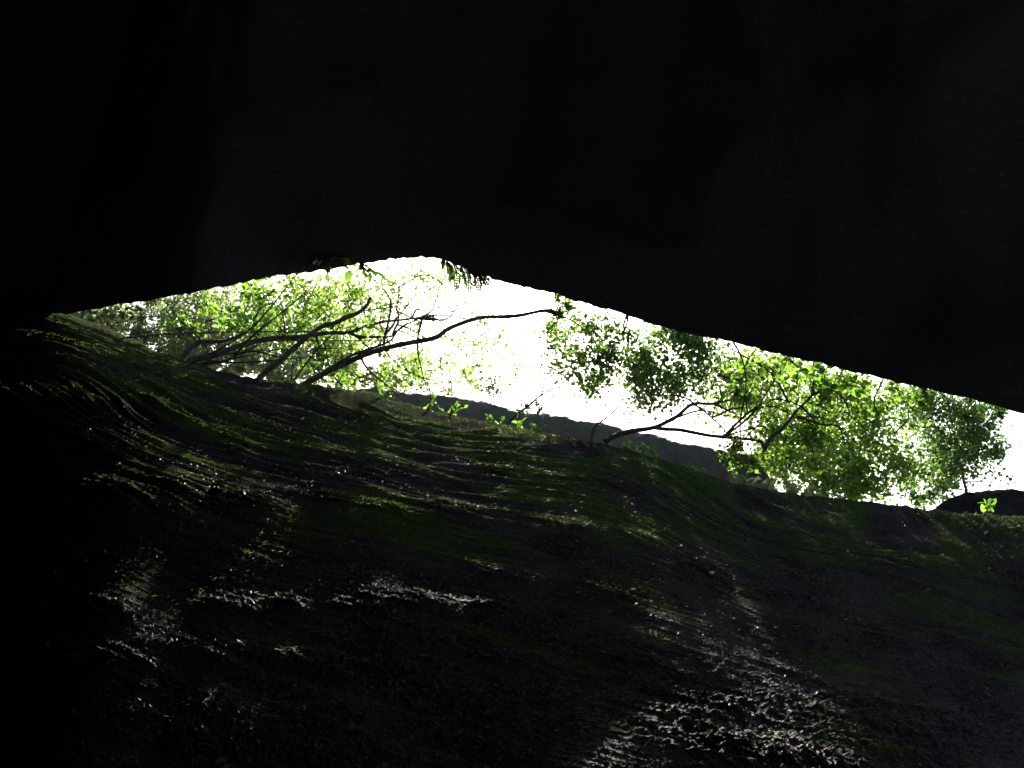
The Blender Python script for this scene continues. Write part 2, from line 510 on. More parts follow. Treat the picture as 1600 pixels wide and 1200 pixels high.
# ------------------------------------------------------------------ moss and litter on the lower boulder
def blades(base, dirs, side, length, width):
    n = len(base)
    a = base - side * width[:, None] * 0.5
    b = base + side * width[:, None] * 0.5
    c = base + dirs * length[:, None]
    V = np.stack([a, b, c], 1).reshape(-1, 3)
    return V, np.arange(n * 3).reshape(n, 3)

fx, fy, fz = to_px(LOWD)
inside = (fx > -60) & (fx < 1660) & (fy < 1260) & (fz > 0)
inside[:, NE:] = inside[:, NE:] & (np.concatenate([S[:, ::-1], Db], 1)[:, NE:] < 0.35)
mossy = perlin(np.stack([u * 1.2, v * 6, u * 0 + 20], -1)) + 0.8 * perlin(LOW * 2.5 + 5) + 0.9 * (0.55 - np.clip(Sfull, 0, 1))
idx = np.argwhere(inside)
wts = np.clip(mossy[inside] + 0.45, 0.05, 1.5) * np.clip(0.25 + 2.2 * g_f[inside] + 0.8 * rid[inside], 0.02, 3) * np.clip(np.linalg.norm(LOW[inside] - CAM, axis=1) / 5, 0.3, 1.2)
wts /= wts.sum()
pick = idx[rng.choice(len(idx), 90000, p=wts)]
P = LOWD[pick[:, 0], pick[:, 1]]
nn = nrm[pick[:, 0], pick[:, 1]]
tu = np.gradient(LOW, axis=0)[pick[:, 0], pick[:, 1]]
tu /= np.linalg.norm(tu, axis=1)[:, None] + 1e-9
P = P + tu * rng.normal(0, 0.006, (len(P), 1)) + rng.normal(0, 0.002, P.shape)
down = np.cross(tu, nn)
down *= np.where(down[:, 2] > 0, -1, 1)[:, None]
dirs = nn * rng.uniform(0.05, 0.6, (len(P), 1)) + tu * rng.uniform(0.5, 1.5, (len(P), 1)) + down * rng.uniform(-0.2, 0.6, (len(P), 1)) + rng.normal(0, 0.25, P.shape)
dirs /= np.linalg.norm(dirs, axis=1)[:, None]
side = np.cross(dirs, nn + rng.normal(0, 0.4, P.shape))
side /= np.linalg.norm(side, axis=1)[:, None] + 1e-9
V, Fc = blades(P - nn * 0.002, dirs, side, rng.gamma(4, 0.0038, len(P)) * np.clip(np.linalg.norm(P - CAM, axis=1) / 5, 0.3, 1), rng.uniform(0.0015, 0.004, len(P)))
moss = mesh_np('moss', V, Fc, M_MOSS, lower, smooth=False)
set_props(moss, kind='stuff')

# small dead leaves and grit lying on the face
wts = np.clip(0.3 - mossy[inside], 0.02, 1.5) * np.clip((Sfull[inside] - 0.05) * 4, 0.03, 1)
wts /= wts.sum()
pick = idx[rng.choice(len(idx), 60000, p=wts)]
P = LOWD[pick[:, 0], pick[:, 1]]
nn = nrm[pick[:, 0], pick[:, 1]]
q1 = np.cross(nn, rng.normal(size=P.shape)); q1 /= np.linalg.norm(q1, axis=1)[:, None]
nn2 = nn + rng.normal(0, 0.35, P.shape)
q2 = np.cross(nn2, q1); q2 /= np.linalg.norm(q2, axis=1)[:, None]
L = rng.gamma(3, 0.0016, len(P))[:, None]
Wd = L * rng.uniform(0.4, 0.9, (len(P), 1))
P = P + nn * 0.003
V = np.stack([P - q1 * L, P + q2 * Wd * 0.6 + nn * L * 0.2, P + q1 * L, P - q2 * Wd * 0.6 + nn * L * 0.2], 1).reshape(-1, 3)
litter = mesh_np('leaf_litter', V, np.arange(len(V)).reshape(-1, 4), M_LITTER, lower, smooth=False)
set_props(litter, kind='stuff')

# ------------------------------------------------------------------ overhanging boulder (hollow underneath, closed round the viewer)
t_front = np.linspace(-42, 46, 420) * D2R
tt = np.concatenate([np.linspace(-180, -42, 90, endpoint=False) * D2R, t_front, np.linspace(46, 180, 90, endpoint=False)[1:] * D2R])
ni, no = 150, 60
si = np.linspace(0, 1, ni) ** 1.7
T1, SI = np.meshgrid(tt, si, indexing='ij')
el = lip_e(T1)
el_s = el
el = el + 0.0016 * perlin(np.stack([np.cos(T1) * 30, np.sin(T1) * 30, T1 * 0], -1)) + 0.0018 * perlin(np.stack([np.cos(T1) * 110, np.sin(T1) * 110, T1 * 0 + 3], -1)) + 0.001 * perlin(np.stack([np.cos(T1) * 320, np.sin(T1) * 320, T1 * 0 + 8], -1))
Ei = el + SI * (math.pi / 2 - el)
rl = lip_h(T1) / np.cos(np.maximum(el_s, -38 * D2R))
ri = rl + (2.7 - rl) * (SI * SI * (3 - 2 * SI)) ** 0.8

def sph(t, e, r):
    return np.stack([r * np.sin(t) * np.cos(e), r * np.cos(t) * np.cos(e), CAM[2] + r * np.sin(e)], -1)

pin = sph(T1, Ei, ri)
damp = np.clip(SI * 12, 0.0, 1)
ri2 = ri + damp * (0.28 * fbm(pin * 0.7 + 40, 4) + 0.035 * fbm(pin * 2.2 + 11, 4)) + np.clip(SI * 60, 0.1, 1) * 0.007 * fbm(pin * 12, 3)
INN = sph(T1, Ei, ri2)
so = np.linspace(0, 1, no + 1)[1:] ** 1.6
T2, SO = np.meshgrid(tt, so, indexing='ij')
el2 = el[:, :1]
Eo = el2 + SO * (math.pi / 2 - el2)
xo = np.degrees(Eo - el2)
ro0 = np.interp(SO.ravel(), si, np.linspace(0, 1, ni)).reshape(SO.shape)
rl2 = rl[:, :1]
rbase = rl2 + (2.7 - rl2) * (SO * SO * (3 - 2 * SO)) ** 0.8
ro = rbase + 0.02 + np.interp(T2, np.array([-75, -50, -20, -8]) * D2R, [2.6, 0.7, 0.7, 2.6]) * (1 - np.exp(-xo / 26.0))
pout = sph(T2, Eo, ro)
ro = ro + np.clip(SO * 6, 0, 1) * 0.35 * fbm(pout * 0.5 + 70, 4)
OUT = sph(T2, Eo, ro)
UP = np.concatenate([INN[:, ::-1], OUT], 1)
upper = mesh_np('overhanging_boulder', UP.reshape(-1, 3), grid_faces(len(tt), ni + no, True), M_UPPER)
set_props(upper, 'huge black boulder overhanging the gap, its shaded underside filling the top half', 'boulder')

# ------------------------------------------------------------------ boulders beyond the ridge
def skyline_boulder(name, outline, Y0, depth, drop, mat, label, cat='boulder', seed=0):
    xs = np.array([p[0] for p in outline], float)
    ys = np.array([p[1] for p in outline], float)
    nu, nv = 220, 90
    px = np.linspace(xs[0], xs[-1], nu)
    py = np.interp(px, xs, ys)
    k = np.ones(9) / 9
    py = np.convolve(np.pad(py, 4, mode='edge'), k, mode='valid')
    py = py + 1.2 * perlin(np.stack([px / 45, px * 0 + seed, px * 0], -1))
    top = np.array([at(a, b, Y0 + 0.25 * math.sin((a - xs[0]) / (xs[-1] - xs[0]) * math.pi)) for a, b in zip(px, py)])
    a = np.linspace(0, math.pi * 2, nv, endpoint=False)
    cen = top.copy()
    cen[:, 2] -= drop
    rings = []
    edge = np.sin(np.clip((np.arange(nu) + 0.5) / nu, 0, 1) * math.pi) ** 0.35
    for i in range(nu):
        # an egg-shaped section: the tangent point of the view is its upper front
        e = ang(px[i], py[i])[1]
        c, s_ = np.cos(a), np.sin(a)
        c, s_ = np.sign(c) * np.abs(c) ** 0.45, np.sign(s_) * np.abs(s_) ** 0.45
        yy = -depth * c * edge[i]
        zz = drop * s_ * edge[i]
        # push the section so that its upper tangent along the view touches the outline
        m = (zz - math.tan(e) * yy)
        j = m.argmax()
        rings.append(np.stack([np.full(nv, top[i, 0]), top[i, 1] + yy - yy[j], top[i, 2] + zz - zz[j]], -1))
    G = np.array(rings)
    nr = np.cross(np.gradient(G, axis=0), np.gradient(np.concatenate([G[:, -1:], G, G[:, :1]], 1), axis=1)[:, 1:-1])
    nr /= np.linalg.norm(nr, axis=-1, keepdims=True) + 1e-9
    G = G - nr * (0.018 * fbm(G * 3.5 + seed, 4) + 0.01 * fbm(G * 14 + seed, 3))[..., None] * (1 if nr[nu // 2, nv // 4, 2] < 0 else -1)
    V = G.reshape(-1, 3)
    f = np.arange(nu * nv).reshape(nu, nv)
    f = np.concatenate([f, f[:, :1]], 1)
    Fq = np.stack([f[:-1, :-1], f[1:, :-1], f[1:, 1:], f[:-1, 1:]], -1).reshape(-1, 4)
    o = mesh_np(name, V, Fq, mat)
    return set_props(o, label, cat)

skyline_boulder('boulder', [(520, 640), (545, 612), (575, 606), (620, 611), (660, 614), (720, 621), (760, 630), (800, 639), (860, 647), (940, 662), (1030, 683), (1100, 697), (1170, 710), (1192, 722), (1204, 745), (1212, 780)],
                7.3, 0.9, 1.1, M_BACK, 'long grey-brown boulder showing as a shaded strip behind the mossy ridge', seed=3)
skyline_boulder('boulder', [(1430, 812), (1458, 800), (1480, 785), (1505, 774), (1530, 769), (1570, 767), (1620, 768), (1700, 775), (1800, 800), (1880, 850)],
                7.1, 0.8, 1.0, M_LOWER, 'small dark rounded boulder at the right end of the ridge', seed=8)

# ------------------------------------------------------------------ trees
def catmull(pts, per=8):
    pts = np.asarray(pts, float)
    if len(pts) < 3:
        t = np.linspace(0, 1, per + 1)[:, None]
        return pts[0] * (1 - t) + pts[-1] * t
    p = np.vstack([2 * pts[0] - pts[1], pts, 2 * pts[-1] - pts[-2]])
    out = []
    for i in range(1, len(p) - 2):
        for t in np.linspace(0, 1, per, endpoint=False):
            out.append(0.5 * ((2 * p[i]) + (-p[i - 1] + p[i + 1]) * t + (2 * p[i - 1] - 5 * p[i] + 4 * p[i + 1] - p[i + 2]) * t ** 2 + (-p[i - 1] + 3 * p[i] - 3 * p[i + 1] + p[i + 2]) * t ** 3))
    out.append(p[-2])
    return np.array(out)

def tube_geo(path, r0, r1, sides=7, rough=0.12, power=1.0):
    n = len(path)
    tg = np.gradient(path, axis=0)
    tg /= np.linalg.norm(tg, axis=1)[:, None] + 1e-9
    ref = np.array([0.31, 0.2, 0.93]) if abs(tg[0, 2]) < 0.8 else np.array([1.0, 0.1, 0])
    b = np.cross(tg, ref); b /= np.linalg.norm(b, axis=1)[:, None] + 1e-9
    c = np.cross(tg, b)
    t = np.linspace(0, 1, n) ** power
    r = r0 + (r1 - r0) * t
    r = r * (1 + rough * perlin(path * 9) + rough * perlin(path * 23))
    a = np.linspace(0, 2 * math.pi, sides, endpoint=False)
    V = path[:, None] + (b[:, None] * np.cos(a)[None, :, None] + c[:, None] * np.sin(a)[None, :, None]) * r[:, None, None]
    f = np.arange(n * sides).reshape(n, sides)
    f = np.concatenate([f, f[:, :1]], 1)
    Fq = np.stack([f[:-1, :-1], f[1:, :-1], f[1:, 1:], f[:-1, 1:]], -1).reshape(-1, 4)
    # close the end with a small cap of degenerate-free quads: shrink last ring
    return V.reshape(-1, 3), Fq

def tube_obj(name, geos, mat, parent):
    V, Fc, k = [], [], 0
    for v_, f_ in geos:
        V.append(v_); Fc.append(f_ + k); k += len(v_)
    return mesh_np(name, np.vstack(V), np.vstack(Fc), mat, parent)

LEAF_T = np.array([[0, 0, 0], [0.28, 0.42, 0.06], [0.28, -0.42, 0.06], [0.68, 0.36, 0.05], [0.68, -0.36, 0.05], [1.0, 0, -0.08], [0.3, 0, -0.02], [0.68, 0, -0.03]])
LEAF_F = np.array([[0, 6, 1, 1], [0, 2, 6, 6], [6, 7, 3, 1], [6, 2, 4, 7], [7, 5, 3, 3], [7, 4, 5, 5]])
LEAF_TRI = np.array([[0, 6, 1], [0, 2, 6], [6, 7, 3], [6, 3, 1], [6, 2, 4], [6, 4, 7], [7, 5, 3], [7, 4, 5]])
LEAF_LO = np.array([[0, 0, 0], [0.42, 0.45, 0.07], [0.42, -0.45, 0.07], [1.0, 0, -0.06]])
LEAF_LO_TRI = np.array([[0, 2, 1], [1, 2, 3]])

def rand_unit(n):
    v_ = rng.normal(size=(n, 3))
    return v_ / np.linalg.norm(v_, axis=1)[:, None]

def leaf_frames(n, axis_bias, flat=0.6):
    """leaf axis a, width b, normal c; normals lean upwards"""
    a = rand_unit(n) + axis_bias
    a /= np.linalg.norm(a, axis=1)[:, None]
    c = rand_unit(n) * (1 - flat) + np.array([0, 0, 1.0]) * flat
    b = np.cross(c, a); b /= np.linalg.norm(b, axis=1)[:, None] + 1e-9
    c = np.cross(a, b)
    return a, b, c

def leaf_mesh(name, pos, a, b, c, size, aspect, mat, parent, lo=True):
    T, tri = (LEAF_LO, LEAF_LO_TRI) if lo else (LEAF_T, LEAF_TRI)
    V = pos[:, None] + size[:, None, None] * (a[:, None] * T[None, :, 0, None] + b[:, None] * T[None, :, 1, None] * aspect + c[:, None] * T[None, :, 2, None])
    Fc = tri[None] + (np.arange(len(pos)) * len(T))[:, None, None]
    return mesh_np(name, V.reshape(-1, 3), Fc.reshape(-1, 3), mat, parent, smooth=False)

_leaf_cache = {}
def one_leaf_mesh(mat, aspect):
    key = (mat.name, round(aspect, 2))
    if key not in _leaf_cache:
        T = LEAF_T.copy(); T[:, 1] *= aspect
        me = bpy.data.meshes.new('leaf')
        me.from_pydata(T.tolist(), [], LEAF_TRI.tolist())
        for p in me.polygons: p.use_smooth = True
        me.materials.append(mat)
        _leaf_cache[key] = me
    return _leaf_cache[key]

def leaf_object(pos, a, b, c, size, mat, parent, aspect=0.9):
    o = bpy.data.objects.new('leaf', one_leaf_mesh(mat, aspect))
    M = Matrix(((a[0], b[0], c[0], pos[0]), (a[1], b[1], c[1], pos[1]), (a[2], b[2], c[2], pos[2]), (0, 0, 0, 1)))
    o.parent = parent
    o.matrix_parent_inverse = Matrix.Translation(-Vector(parent.location))
    o.matrix_basis = M @ Matrix.Scale(float(size), 4)
    C.objects.link(o)
    return o

PXM = 1.0 / F_PX
def path3(pts):
    """[(px,py,Y)...] -> smooth 3D path"""
    p = catmull([at(*q) for q in pts], 8)
    t = np.linspace(0, 1, len(p))[:, None]
    return p + 0.012 * np.stack([perlin(p * 3.1 + k * 13) for k in range(3)], -1) * np.clip(t * 6, 0, 1)

def blob_leaves(blob, dens=1.0):
    """(px, py, rx, ry, Y, dY, clumps, leaves per clump, leaf px) -> clump centres and leaf points"""
    px, py, rx, ry, Y, dY, nc, nl, lp = blob
    cl, lv = [], []
    for k in range(nc):
        while True:
            q = rng.uniform(-1, 1, 2)
            if q @ q < 1: break
        c = at(px + q[0] * rx, py + q[1] * ry, Y + rng.uniform(-1, 1) * dY)
        cl.append(c)
        sc = min(rx, ry) * PXM * Y * rng.uniform(0.25, 0.6)
        ax = rand_unit(1)[0]
        n = max(3, int(nl * dens * rng.uniform(0.5, 1.5)))
        tpar = rng.uniform(-1.6, 1.6, (n, 1))
        lv.append(c + ax * tpar * sc + rng.normal(0, 0.5, (n, 3)) * sc)
    return np.array(cl), np.vstack(lv), lp * PXM * Y * 0.88

def tree(name, label, limbs, blobs, mat_leaf, bark=None, cat='tree', group=None, bias=(0.0, 0, -0.35), aspect=0.9, twig=0.006, flat=0.45, big=None, connect=True, dens=1.9, extra=0):
    """limbs: list of (points [(px,py,Y)], r0 px, r1 px); the first is the trunk"""
    bark = bark or M_BARK
    base = at(*limbs[0][0][0])
    root = empty(name, base, label, cat, group)
    skel = []
    for i, (pts, r0, r1) in enumerate(limbs):
        p = path3(pts)
        Ym = np.mean([q[2] for q in pts])
        tube_obj('trunk' if i == 0 else 'branch', [tube_geo(p, r0 * PXM * Ym * 0.43, r1 * PXM * Ym * 0.43, 9)], bark, root)
        skel.append(p)
    skel_all = np.vstack(skel)
    for k in range(extra):
        j = int(rng.integers(len(skel_all) // 6, len(skel_all) - 1))
        p0 = skel_all[j]
        Lb = rng.uniform(0.25, 0.75)
        d0 = np.array([rng.uniform(-0.3, 1.0), rng.uniform(-0.2, 0.6), rng.uniform(-0.3, 1.0)])
        d0 /= np.linalg.norm(d0)
        d1 = d0 + rng.normal(0, 0.45, 3)
        bp = catmull([p0, p0 + d0 * Lb * 0.5 + rng.normal(0, 0.03, 3), p0 + (d0 + d1) * 0.5 * Lb, p0 + (d0 + d1) * 0.5 * Lb + d1 * 0.3 * Lb], 5)
        tube_obj('branch', [tube_geo(bp, rng.uniform(0.005, 0.011), 0.002, 6)], bark, root)
        skel.append(bp)
    skel_all = np.vstack(skel)
    tw, LP, LS = [], [], []
    nodes = skel_all[len(skel_all) // 8::3]
    for bl in blobs:
        cl, lv, ls = blob_leaves(bl, dens)
        LP.append(lv)
        LS.append(np.full(len(lv), ls) * rng.uniform(0.6, 1.3, len(lv)))
        if connect:
            left = list(range(len(cl)))
            while left:
                Dm = np.linalg.norm(nodes[None] - cl[left][:, None], axis=2)
                k_, j_ = np.unravel_index(Dm.argmin(), Dm.shape)
                c = cl[left.pop(k_)]
                s0 = nodes[j_]
                nodes = np.vstack([nodes, c[None]])
                mid = (s0 + c) / 2 + rng.normal(0, 0.10, 3) * np.linalg.norm(c - s0)
                tw.append(tube_geo(catmull([s0, mid, c], 5), twig, twig * 0.35, 5))
                end = c + rng.normal(0, 0.12, 3)
                tw.append(tube_geo(catmull([c, (c + end) / 2 + rng.normal(0, 0.02, 3), end], 3), twig * 0.4, twig * 0.2, 4))
    if tw:
        t_ = tube_obj('twigs', tw, bark, root)
        set_props(t_, kind='stuff')
    if LP:
        LP = np.vstack(LP); LS = np.concatenate(LS)
        a, b, c = leaf_frames(len(LP), np.array(bias), flat)
        crown = leaf_mesh('crown', LP, a, b, c, LS, aspect, mat_leaf, root)
        set_props(crown, kind='stuff')
    if big:
        mat_b, bl_list, asp = big
        for bl in bl_list:
            cl, lv, ls = blob_leaves(bl)
            a, b, c = leaf_frames(len(lv), np.array(bias), flat)
            for i in range(len(lv)):
                leaf_object(lv[i], a[i], b[i], c[i], ls * rng.uniform(0.7, 1.25), mat_b, root, asp)
    return root

# --- trees rooted along the ridge
tree('tree', 'dark three-limbed tree spreading low from the ridge at far left', [
    ([(276, 572, 5.4), (283, 560, 5.5), (310, 536, 5.6), (350, 534, 5.8), (380, 522, 6.0), (397, 500, 6.1), (409, 475, 6.2), (411, 448, 6.3)], 13, 4),
    ([(290, 572, 5.4), (300, 563, 5.5), (337, 554, 5.6), (375, 541, 5.8), (412, 532, 6.0), (467, 525, 6.2), (517, 520, 6.4), (545, 519, 6.5), (570, 509, 6.6), (600, 502, 6.7), (620, 501, 6.8), (650, 497, 6.9), (668, 491, 7.0)], 14, 4),
    ([(310, 570, 5.5), (330, 566, 5.5), (355, 563, 5.6), (380, 551, 5.8), (402, 540, 5.9)], 8, 6),
    ([(545, 519, 6.5), (560, 526, 6.5), (580, 527, 6.5), (612, 525, 6.6)], 8, 4),
], [(400, 490, 42, 45, 6.2, 0.4, 12, 26, 11), (330, 500, 50, 30, 6.6, 0.5, 7, 22, 10), (470, 500, 60, 35, 6.8, 0.5, 12, 26, 10), (560, 480, 50, 45, 7.0, 0.5, 12, 26, 9)], M_LEAF,
    big=(M_PLANT, [(395, 470, 36, 38, 6.0, 0.3, 9, 7, 17), (335, 512, 26, 20, 6.0, 0.3, 4, 6, 17), (440, 500, 40, 30, 6.1, 0.3, 6, 6, 15)], 0.75), extra=22)

tree('broken_tree', 'dark leaning trunk with a snapped-off top left of the apex', [
    ([(400, 600, 5.5), (407, 589, 5.55), (435, 567, 5.6), (460, 542, 5.7), (500, 512, 5.8), (525, 504, 5.9), (555, 491, 6.0), (572, 480, 6.05), (579, 468, 6.1)], 12, 8),
], [], M_LEAF)

tree('tree', 'long thin trunk bowing right across the brightest part of the gap', [
    ([(470, 604, 5.6), (480, 597, 5.65), (525, 574, 5.8), (570, 555, 5.9), (605, 542, 6.0), (645, 535, 6.1), (680, 528, 6.2), (700, 515, 6.3), (730, 501, 6.4), (762, 495, 6.5), (820, 491, 6.7), (850, 486, 6.8), (864, 486, 6.85), (878, 496, 6.9)], 13, 7),
    ([(520, 577, 5.8), (530, 566, 5.8), (557, 553, 5.8), (590, 541, 5.9), (612, 529, 6.0), (625, 512, 6.1), (642, 502, 6.2)], 7, 3),
    ([(614, 524, 6.0), (617, 512, 6.1), (622, 497, 6.2), (620, 482, 6.3), (624, 467, 6.4), (621, 450, 6.5)], 6, 2),
    ([(655, 497, 6.2), (674, 484, 6.3), (682, 465, 6.4), (690, 440, 6.5), (700, 420, 6.6)], 4, 2),
], [(885, 478, 30, 18, 7.0, 0.2, 9, 22, 8), (872, 530, 36, 45, 7.4, 0.3, 10, 20, 8), (620, 580, 45, 35, 7.5, 0.6, 8, 20, 10), (690, 590, 60, 35, 8.5, 0.6, 8, 14, 9)], M_LEAF, extra=12)

tree('sapling', 'thin dark sapling crossing in front of the broken trunk', [
    ([(452, 604, 5.6), (460, 594, 5.65), (477, 570, 5.7), (500, 542, 5.7), (522, 520, 5.75), (531, 505, 5.8)], 5, 2),
    ([(455, 600, 5.62), (457, 580, 5.65), (470, 545, 5.7), (475, 520, 5.75)], 3, 1.5),
], [(520, 580, 50, 22, 6.4, 0.4, 6, 12, 9)], M_LEAF)

tree('fallen_sapling', 'thin straight stem lying nearly level above the far left ridge', [
    ([(190, 530, 5.0), (202, 527, 5.05), (270, 521, 5.3), (350, 520, 5.7), (420, 519, 6.0), (484, 517, 6.3)], 4.5, 3),
], [], M_LEAF, cat='sapling')

tree('sapling', 'bare thin sapling leaning right over the middle of the grey boulder', [
    ([(792, 664, 7.0), (800, 654, 7.0), (825, 637, 7.0), (847, 617, 7.05), (875, 601, 7.1), (900, 585, 7.2)], 6, 1.5),
    ([(845, 619, 7.05), (849, 608, 7.05), (850, 596, 7.1)], 4, 2),
    ([(846, 618, 7.05), (880, 617, 7.1), (930, 620, 7.1)], 2, 1),
], [(790, 610, 40, 30, 8.5, 0.5, 6, 9, 8), (820, 640, 26, 14, 7.2, 0.3, 5, 8, 8)], M_LEAF_B)

tree('sapling', 'slim curved sapling rising from the ridge below the dark leaf clusters', [
    ([(924, 690, 6.9), (926, 677, 6.9), (931, 666, 6.9), (950, 652, 6.95), (965, 637, 7.0), (976, 619, 7.1)], 5, 2),
], [], M_LEAF_D)

tree('tree', 'forked leaning tree with small dark leaves in the right half of the gap', [
    ([(945, 690, 6.8), (957, 683, 6.8), (985, 675, 6.85), (1025, 667, 6.9), (1057, 650, 7.0), (1082, 632, 7.1), (1112, 630, 7.2), (1137, 626, 7.3), (1150, 618, 7.4)], 12, 4),
    ([(1018, 668, 6.9), (1040, 671, 6.9), (1067, 672, 6.95), (1105, 680, 7.0), (1137, 683, 7.0), (1186, 689, 7.1), (1196, 705, 7.1)], 8, 6),
    ([(1086, 631, 7.1), (1062, 620, 7.2), (1025, 617, 7.3), (987, 622, 7.5)], 4, 2),
    ([(1085, 632, 7.1), (1110, 650, 7.1), (1130, 668, 7.1), (1145, 690, 7.1)], 4, 2),
], [(930, 555, 40, 55, 8.0, 0.4, 28, 36, 9), (1000, 590, 50, 45, 8.0, 0.4, 14, 26, 8), (1050, 560, 62, 52, 8.0, 0.5, 44, 36, 9.5), (1020, 600, 50, 40, 8.0, 0.5, 16, 30, 9), (965, 520, 40, 22, 8.2, 0.3, 5, 18, 8), (860, 545, 28, 45, 8.3, 0.4, 8, 22, 8), (1115, 600, 40, 50, 8.0, 0.4, 14, 24, 8)], M_LEAF_D, aspect=1.0, extra=10)

tree('tree', 'slender branching tree arching left to right below the right end of the overhang', [
    ([(1195, 700, 6.4), (1206, 683, 6.4), (1226, 666, 6.4), (1243, 646, 6.45), (1268, 618, 6.5), (1288, 608, 6.5), (1307, 611, 6.55), (1321, 627, 6.6), (1330, 655, 6.7)], 8, 2.5),
    ([(1130, 684, 6.4), (1150, 661, 6.4), (1175, 641, 6.4), (1206, 625, 6.45), (1231, 628, 6.5), (1256, 636, 6.6)], 6, 3),
    ([(1246, 651, 6.5), (1285, 662, 6.5), (1310, 666, 6.6), (1319, 694, 6.7)], 5, 3),
    ([(1268, 618, 6.5), (1290, 596, 6.4), (1254, 579, 6.3), (1227, 550, 6.2)], 3, 2),
], [(1200, 590, 70, 40, 7.2, 0.5, 16, 26, 11), (1290, 640, 75, 60, 7.2, 0.6, 26, 28, 11), (1230, 700, 55, 40, 7.0, 0.4, 16, 26, 12), (1165, 712, 45, 22, 6.7, 0.2, 9, 16, 11), (1330, 610, 60, 24, 7.0, 0.4, 12, 26, 11)], M_LEAF,
    big=(M_PLANT, [(1290, 585, 60, 18, 6.1, 0.3, 9, 6, 20), (1200, 600, 60, 40, 6.2, 0.3, 8, 5, 18), (1330, 610, 50, 22, 6.2, 0.3, 6, 6, 17)], 0.7), extra=14)

tree('liana', 'thin dark stem hanging down from the overhang at the leafy right side', [
    ([(1142, 528, 5.0), (1148, 540, 5.05), (1160, 565, 5.2), (1166, 592, 5.3), (1162, 625, 5.4), (1157, 655, 5.5), (1157, 690, 5.6)], 4, 3),
    ([(1163, 575, 5.25), (1175, 555, 5.2), (1188, 540, 5.1)], 3, 1.5),
], [(1150, 600, 40, 40, 6.0, 0.5, 8, 12, 10)], M_LEAF, cat='liana')

tree('liana', 'kinked thin stem hanging from the overhang nearest the right edge', [
    ([(1384, 580, 4.8), (1380, 592, 4.85), (1366, 630, 5.0), (1389, 663, 5.3), (1403, 689, 5.5)], 4, 2),
], [(1395, 620, 28, 22, 5.6, 0.4, 5, 12, 10)], M_LEAF, cat='liana')

# --- trees further back, whose crowns fill the gap
def back_tree(label, trunk, blobs, mat, **kw):
    return tree('background_tree', label, [trunk], blobs, mat, group='trees beyond the ridge', **kw)

back_tree('grey-green thicket tree filling the narrow left corner of the gap',
          ([(215, 560, 9.5), (235, 520, 9.6), (270, 480, 9.8), (300, 440, 10)], 6, 3),
          [(200, 505, 75, 26, 9.5, 0.8, 26, 40, 8), (290, 490, 70, 42, 10, 1.0, 46, 42, 8), (350, 530, 80, 36, 10.5, 1.0, 40, 38, 8), (250, 535, 70, 24, 10, 0.8, 34, 40, 8), (330, 565, 70, 20, 10, 0.8, 30, 40, 8), (170, 495, 50, 14, 9, 0.6, 20, 36, 8), (135, 493, 36, 9, 8, 0.5, 22, 40, 9), (185, 486, 40, 9, 8, 0.5, 18, 36, 9), (430, 575, 60, 22, 10, 0.8, 24, 36, 8)], M_LEAF_G, bark=M_BARK2, twig=0.008)
back_tree('bright yellow-green leafy tree behind the three-limbed tree',
          ([(430, 610, 11), (450, 560, 11.2), (470, 500, 11.5), (500, 430, 12)], 6, 3),
          [(420, 480, 90, 50, 11.5, 1.0, 44, 40, 9), (470, 560, 90, 36, 11, 1.0, 36, 38, 9), (540, 500, 80, 60, 12, 1.0, 36, 36, 9), (570, 580, 60, 30, 11, 0.8, 20, 34, 9)], M_LEAF_Y, twig=0.008)
back_tree('pale sparse tree whose leaves nearly dissolve in the white sky',
          ([(700, 640, 13), (705, 600, 13), (690, 540, 13.2), (660, 460, 13.5)], 3, 1.5),
          [(640, 470, 70, 55, 13, 1.0, 22, 22, 8), (720, 540, 80, 55, 13.5, 1.0, 18, 16, 8), (640, 590, 60, 35, 13, 0.8, 18, 24, 8), (770, 580, 60, 50, 14, 1.0, 12, 12, 8)], M_LEAF_Y, twig=0.006)
back_tree('bright green tree filling the right half between overhang and ridge',
          ([(1240, 800, 9.5), (1230, 740, 9.6), (1220, 660, 9.8), (1180, 560, 10)], 7, 3),
          [(1140, 590, 50, 60, 9.5, 0.8, 26, 30, 9), (1220, 610, 80, 60, 10, 1.0, 46, 34, 11), (1310, 680, 80, 70, 10, 1.0, 56, 36, 11), (1230, 720, 60, 45, 9.5, 0.8, 34, 36, 11)], M_LEAF_Y, dens=1.25)
back_tree('dense green tree standing low at the right above the ridge',
          ([(1330, 830, 9), (1330, 780, 9), (1340, 730, 9.1), (1350, 660, 9.2)], 6, 3),
          [(1310, 745, 60, 34, 9, 0.6, 36, 38, 10), (1370, 730, 50, 50, 9.2, 0.6, 34, 36, 10), (1370, 640, 50, 40, 9.2, 0.6, 20, 30, 10)], M_LEAF, dens=1.3)
back_tree('dark blue-green tree backlit at the far right of the gap',
          ([(1520, 830, 12), (1510, 770, 12), (1495, 700, 12.2), (1480, 620, 12.5)], 6, 3),
          [(1480, 660, 62, 52, 12, 0.8, 50, 40, 8), (1490, 730, 50, 40, 12, 0.8, 30, 38, 8), (1440, 760, 30, 26, 12, 0.6, 12, 30, 8), (1545, 690, 34, 55, 12, 0.6, 16, 30, 8), (1440, 625, 40, 22, 12, 0.6, 16, 34, 8), (1530, 640, 40, 18, 12, 0.6, 12, 30, 8), (1410, 700, 24, 50, 11, 0.6, 8, 22, 8)], M_LEAF_D, aspect=1.0, extra=8)

